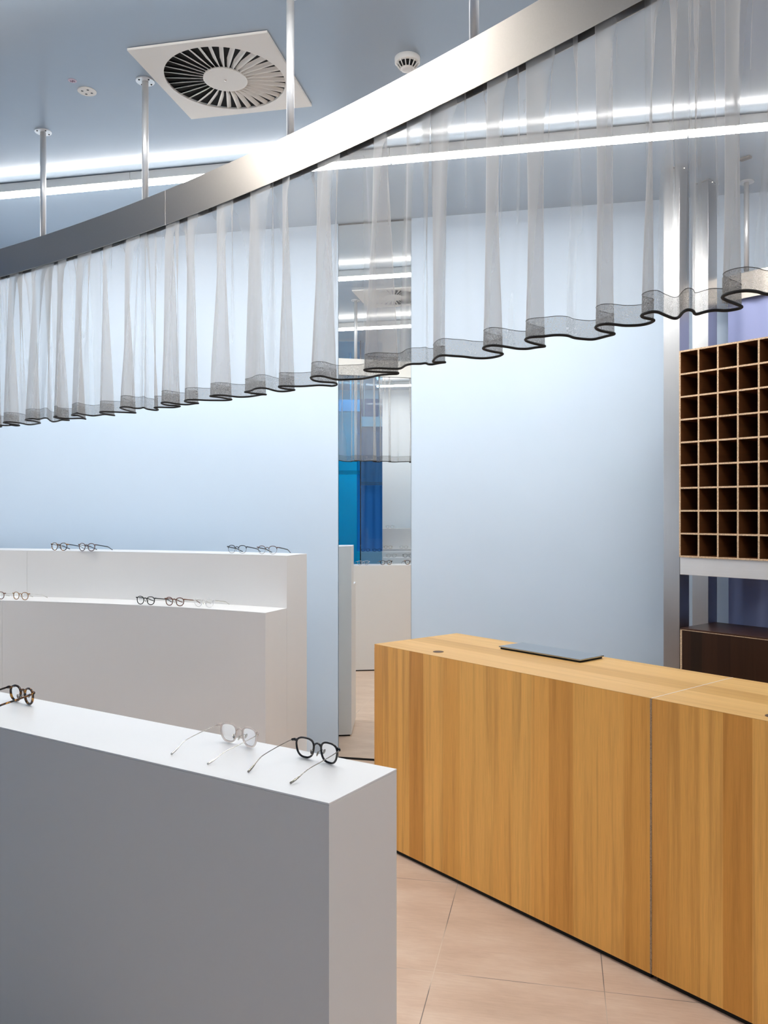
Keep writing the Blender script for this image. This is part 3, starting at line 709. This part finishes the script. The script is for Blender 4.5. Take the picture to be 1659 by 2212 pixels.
# ================================================================ eyeglasses
def glasses(label, p, z, tdir, rim, tmat, style='panto', thick=.0021, temple='wire', group=None, sc=1.0, name='eyeglasses', wires=.0010):
    """p: plan point midway between the lens bottoms, tdir: plan direction the temples point"""
    tdir = Vector(tdir).normalized()
    t = thing(name, label, 'glasses', (p[0], p[1], z+.0004), math.atan2(-tdir.x, tdir.y), group)
    t.scale = (sc, sc, sc)
    cx, W_, H_ = .0335, .0232, .0205
    cz = H_+thick
    if style == 'square': ex = 2.65
    else: ex = 2.25
    def outline(side, s_=1.0, n=40):
        out = []
        for i in range(n):
            a = 2*PI*i/n; c_, s = math.cos(a), math.sin(a)
            x = W_*math.copysign(abs(c_)**(2/ex), c_); zz = H_*math.copysign(abs(s)**(2/ex), s)
            if style != 'round': x *= 1+(.14 if style == 'square' else .10)*(zz/H_)-.02
            out.append((side*(cx+x*s_), 0.0+.004*(1-(abs(cx+x)/.06)**2)*-1, cz+zz*s_))
        return out
    bm = nb()
    for sd_ in (-1, 1):
        o_ = outline(sd_)
        if style == 'half':
            tube(bm, o_[1:20], thick, thick*1.1, False, 7, (0, 1, 0)); tube(bm, o_, thick*.45, thick*.5, True, 6, (0, 1, 0))
        else: tube(bm, o_, thick, thick*1.15, True, 7, (0, 1, 0))
        e = [(sd_*(cx+W_*.98), -.002, cz+H_*.62), (sd_*(cx+W_+.006), .0, cz+H_*.66), (sd_*(cx+W_+.0105), .004, cz+H_*.62)]
        tube(bm, e, [thick*1.2, thick*1.25, thick*1.05], [thick*1.5, thick*1.5, thick*1.2], False, 7)
    b = [(-(cx-W_*1.0), -.004, cz+H_*.38), (-.005, -.0045, cz+H_*.62), (0, -.0047, cz+H_*.67), (.005, -.0045, cz+H_*.62), (cx-W_*1.0, -.004, cz+H_*.38)]
    tube(bm, b, thick*.95, thick*1.2, False, 7, (0, 1, 0))
    fr_ = obj('frame_front', bm, rim, t, True)
    for sd_ in (-1, 1):
        bm = nb(); o_ = outline(sd_, .96)
        c0 = bm.verts.new((sd_*cx, -.0035, cz)); vs = [bm.verts.new(q) for q in o_]
        for i in range(len(vs)): bm.faces.new((c0, vs[i], vs[(i+1) % len(vs)]))
        obj('lens', bm, m_lens, t, True)
        hx = cx+W_+.0105; hz = cz+H_*.62
        path = [(hx, .004, hz), (hx+.0015, .03, hz-.004), (hx+.001, .065, hz-.0095), (hx-.001, .092, hz-.0140),
                (hx-.003, .106, hz-.0190), (hx-.006, .122, hz-.0265), (hx-.0095, .140, .0022)]
        path = [(sd_*x, y, z_) for x, y, z_ in path]
        path = catmull(path, 4)
        m_ = len(path)
        if temple == 'wire':
            ra = [wires*(1 if i < m_*.72 else 1+1.3*min(1, (i-m_*.72)/(m_*.12))) for i in range(m_)]
            obj('temple', tube(nb(), path, ra, ra, False, 7), tmat, t, True)
        else:
            hb = [.0028 if i < m_*.6 else .0024 for i in range(m_)]
            path = [(x, y, max(z_, .0028)) for x, y, z_ in path]
            obj('temple', tube(nb(), path, .0014, hb, False, 7), tmat, t, True)
        pd = nb(); bmesh.ops.create_uvsphere(pd, u_segments=10, v_segments=8, radius=1,
            matrix=Matrix.Translation((sd_*.0088, .006, cz-.004)) @ Matrix.Rotation(sd_*.35, 4, 'Y') @ Matrix.Diagonal((.0013, .003, .006, 1)))
        tube(pd, [(sd_*.0105, -.003, cz+.002), (sd_*.0098, .003, cz), (sd_*.009, .006, cz-.003)], .0006, n=5)
        obj('nose_pad', pd, m_silver if rim not in (m_black, m_tort) else m_steel, t, True)
    return t
def on_plane(px, py, drop): Z = drop*F/(py-1106); return ray(px, Z)
TDIR = (-.60, -.80)
gp = 'eyeglasses on the foreground plinth'
mid = lambda a, b: (a+b)/2
glasses('black-rimmed eyeglasses with thin dark wire temples nearest the plinth corner', mid(on_plane(655, 1638, .555), on_plane(712, 1652, .555)), PH, TDIR, m_black, m_steel, 'square', .0022, 'wire', gp, 1.06)
glasses('clear-rimmed eyeglasses with silver wire temples in the middle of the plinth top', mid(on_plane(490, 1604, .555), on_plane(540, 1616, .555)), PH, TDIR, m_clear, m_silver, 'square', .0022, 'wire', gp, 1.06)
glasses('tortoiseshell eyeglasses with thick temples at the left edge of the foreground plinth', mid(on_plane(29, 1516, .555), on_plane(64, 1523.5, .555)), PH, TDIR, m_tort, m_tort, 'panto', .0030, 'flat', gp, 1.06)
pl_t = lambda t_, off: P0+PD*t_+Vector((.5322, .8466))*off
glasses('dark tortoiseshell eyeglasses further along the plinth, seen whole in the mirror', pl_t(1.50, .19), PH, TDIR, m_tort, m_tort, 'panto', .0026, 'flat', gp, 1.06)
glasses('clear eyeglasses at the far end of the plinth, seen in the mirror', pl_t(1.74, .19), PH, TDIR, m_clear, m_silver, 'panto', .0020, 'wire', gp, 1.06)
BK = (.40, .92)
gl = 'eyeglasses on the lower tier of the counter'
def low(px0, py0, px1, py1, d): return mid(on_plane(px0, py0, d), on_plane(px1, py1, d))
glasses('black browline eyeglasses on the lower tier, left of the brown pair', low(305.2, 1306, 325.1, 1306.9, .555), HT1, BK, m_black, m_black, 'panto', .0023, 'flat', gl, 1.14)
glasses('reddish-brown eyeglasses on the lower tier between the black and clear pairs', low(367, 1308.6, 388.5, 1309.4, .555), HT1, BK, m_brownac, m_brownac, 'panto', .0023, 'flat', gl, 1.14)
glasses('colourless crystal eyeglasses near the right end of the lower tier', low(430, 1311, 451.8, 1312.3, .555), HT1, BK, m_crystal, m_silver, 'panto', .0019, 'flat', gl, 1.14)
glasses('honey-brown eyeglasses with wire temples at the left of the lower tier', low(36, 1295.6, 54.5, 1296, .555), HT1, BK, m_honey, m_silver, 'panto', .0022, 'wire', gl, 1.1)
glasses('dark eyeglasses cut off by the left edge of the picture on the lower tier', low(-16, 1294, 3, 1294.6, .555), HT1, BK, m_brownac, m_silver, 'panto', .0022, 'wire', gl, 1.1)
gu = 'eyeglasses on the upper tier of the counter'
glasses('dark tortoise eyeglasses, leftmost on the upper tier', low(120.3, 1189.1, 136.5, 1189.6, .252), HT2, BK, m_tort, m_navyac, 'panto', .0023, 'flat', gu, 1.14)
glasses('brown-rimmed eyeglasses, second from left on the upper tier', low(179.3, 1190.3, 197, 1190.9, .252), HT2, BK, m_mauve, m_navyac, 'panto', .0023, 'flat', gu, 1.14)
glasses('dark blue half-rim eyeglasses on the upper tier, left of the mauve pair at its end', low(502.5, 1195.4, 523, 1196, .252), HT2, BK, m_navyac, m_navyac, 'half', .0021, 'flat', gu, 1.14)
glasses('mauve half-rim eyeglasses at the right end of the upper tier', low(567.5, 1196.9, 588.6, 1197.6, .252), HT2, BK, m_mauve, m_navyac, 'half', .0019, 'flat', gu, 1.14)

# ================================================================ the part of the shop only the mirror shows
def vquad(px0, px1, Z, dep):            # plan rectangle seen in the mirror between two columns, as its real corners
    x0 = (px0-829.5)/F*Z; x1 = (px1-829.5)/F*Z
    return [mir(p) for p in ((x0, Z), (x1, Z), (x1, Z+dep), (x0, Z+dep))]
def vthing(name, label, cat, quad, grp=None):
    c = sum(quad, Vector((0, 0)))/4
    t = thing(name, label, cat, (*c, 0), 0, grp); return t, [p-c for p in quad], c
def shrink(q, d): 
    c = sum(q, Vector((0, 0)))/len(q); return [c+(p-c)*(1-d/max(.001, (p-c).length)) for p in q]
def vplinth(label, px0, px1, Z, dep, H):
    t, q, c = vthing('display_plinth', label, 'plinth', vquad(px0, px1, Z, dep), 'display plinths')
    obj('body', prism(nb(), q, .012, H-.0045), m_white, t); obj('top_panel', prism(nb(), q, H-.004, H), m_white_top, t)
    obj('recessed_base', prism(nb(), shrink(q, .03), 0, .0118), m_dark, t)
vplinth('white plinth behind the foreground plinth, seen in the mirror', 827, 940, 9.95, .25, PH)
vplinth('white plinth nearest the rear counter, seen partly through blue glass in the mirror', 770, 940, 11.4, .25, PH)
t, q, c = vthing('rear_counter', 'white two-tier counter against the rear wall, seen in the mirror', 'counter', vquad(826, 980, 12.4, .45))
ql = [q[0], q[1], q[1]+(q[2]-q[1])*.48, q[0]+(q[3]-q[0])*.48]; qu = [q[0]+(q[3]-q[0])*.485, q[1]+(q[2]-q[1])*.485, q[2], q[3]]
wl = vquad(600, 985, 13.0, .05)
struct('trim_1', prism(nb(), wl, 0, CEIL-.001), m_pale, 'pale blue wall panel behind the rear counter', 'wall panel')
obj('lower_tier', prism(nb(), ql, 0, HT1), m_white, t); obj('upper_tier', prism(nb(), qu, 0, 1.396), m_white, t)
# blue glass screens
t, q, c = vthing('glass_screen', 'saturated blue glass screen at the left of the mirror reflection', 'screen', vquad(610, 777, 9.25, .012), 'blue glass screens')
obj('pane', prism(nb(), q, .01, CEIL-.01), m_pane, t)
for i_ in ((0, 3), (1, 2)):
    e0 = q[i_[0]]; k = (q[1]-q[0]).normalized()*.012*(1 if i_[0] else -1)
    obj('edge_trim', prism(nb(), [q[i_[0]], q[i_[1]], q[i_[1]]+k, q[i_[0]]+k], .0, CEIL-.002), m_black, t)
t, q, c = vthing('glass_screen', 'deep blue glass screen right of the saturated one in the mirror reflection', 'screen', vquad(779.6, 825, 9.3, .012), 'blue glass screens')
obj('pane', prism(nb(), q, .01, CEIL-.01), m_pane_deep, t)
a, b = mir(ray(770, 12.0)), mir(ray(826.5, 12.0)); d = (b-a).normalized()
tag(obj('navy_drape', wavy_drape(nb(), Vector((0, 0)), d, (b-a).length, .03, 3.3, .028, .13, Vector((-d.y, d.x)), seed=9), m_navy, None, True, (*a, 0)),
    'deep blue full-length drape behind the blue glass in the mirror', 'curtain')
def valance(label, px0, px1, Z, z0, z1, seed):
    a, b = mir(ray(px0, Z)), mir(ray(px1, Z)); d = (b-a).normalized(); nv = Vector((-d.y, d.x))
    t = thing('sheer_valance', label, 'curtain', (*a, 0), 0, 'short curtains behind the blue glass')
    obj('sheer_panel', wavy_drape(nb(), Vector((0, 0)), d, (b-a).length, z0+.05, z1, .028, .17, nv, seed=seed, rows=4), m_sheer, t, True)
    obj('hem_band', wavy_drape(nb(), Vector((0, 0)), d, (b-a).length, z0, z0+.05, .028, .17, nv, seed=seed, rows=1), m_hem, t, True)
    obj('rail', prism(nb(), [-nv*.03, d*(b-a).length-nv*.03, d*(b-a).length+nv*.03, nv*.03], z1, z1+.14), m_fascia, t)
    for s_ in (.15, .85):
        q = d*(b-a).length*s_; obj('hanger', lathe(nb(), [(.012, z1+.14), (.012, CEIL)], 12, (q.x, q.y)), m_rod, t)
valance('short sheer curtain behind the saturated blue glass, in the mirror', 640, 777, 9.98, 2.104, 2.868, 21)
valance('short sheer curtain in front of the deep blue drape, in the mirror', 778, 826, 11.75, 2.03, 2.868, 22)
gm_ = 'eyeglasses seen only in the mirror'
FT = (mir((0, 10))-mir((0, 9))).normalized()       # away from the mirror
def vg(label, px, Z, z, rim, tm, style='panto'):
    glasses(label, mir(ray(px, Z)), z, FT, rim, tm, style, .0020, 'wire', gm_, 1.0)
vg('clear eyeglasses on the white plinth, left of the black pair in the mirror', 845, 10.02, PH, m_clear, m_silver)
vg('black eyeglasses on the white plinth at the right edge of the mirror', 881, 10.02, PH, m_black, m_steel)
vg('dark eyeglasses behind deep blue glass in the mirror, left one', 789, 11.47, PH, m_black, m_black)
vg('dark eyeglasses behind deep blue glass in the mirror, right one', 814, 11.47, PH, m_black, m_black)
vg('pale eyeglasses on the rear counter ledge in the mirror, left one', 838, 12.46, HT1, m_honey, m_silver)
vg('pale eyeglasses on the rear counter ledge in the mirror, right one', 872, 12.46, HT1, m_clear, m_silver)
vg('clear eyeglasses on top of the rear counter in the mirror', 842, 12.66, 1.396, m_crystal, m_silver)
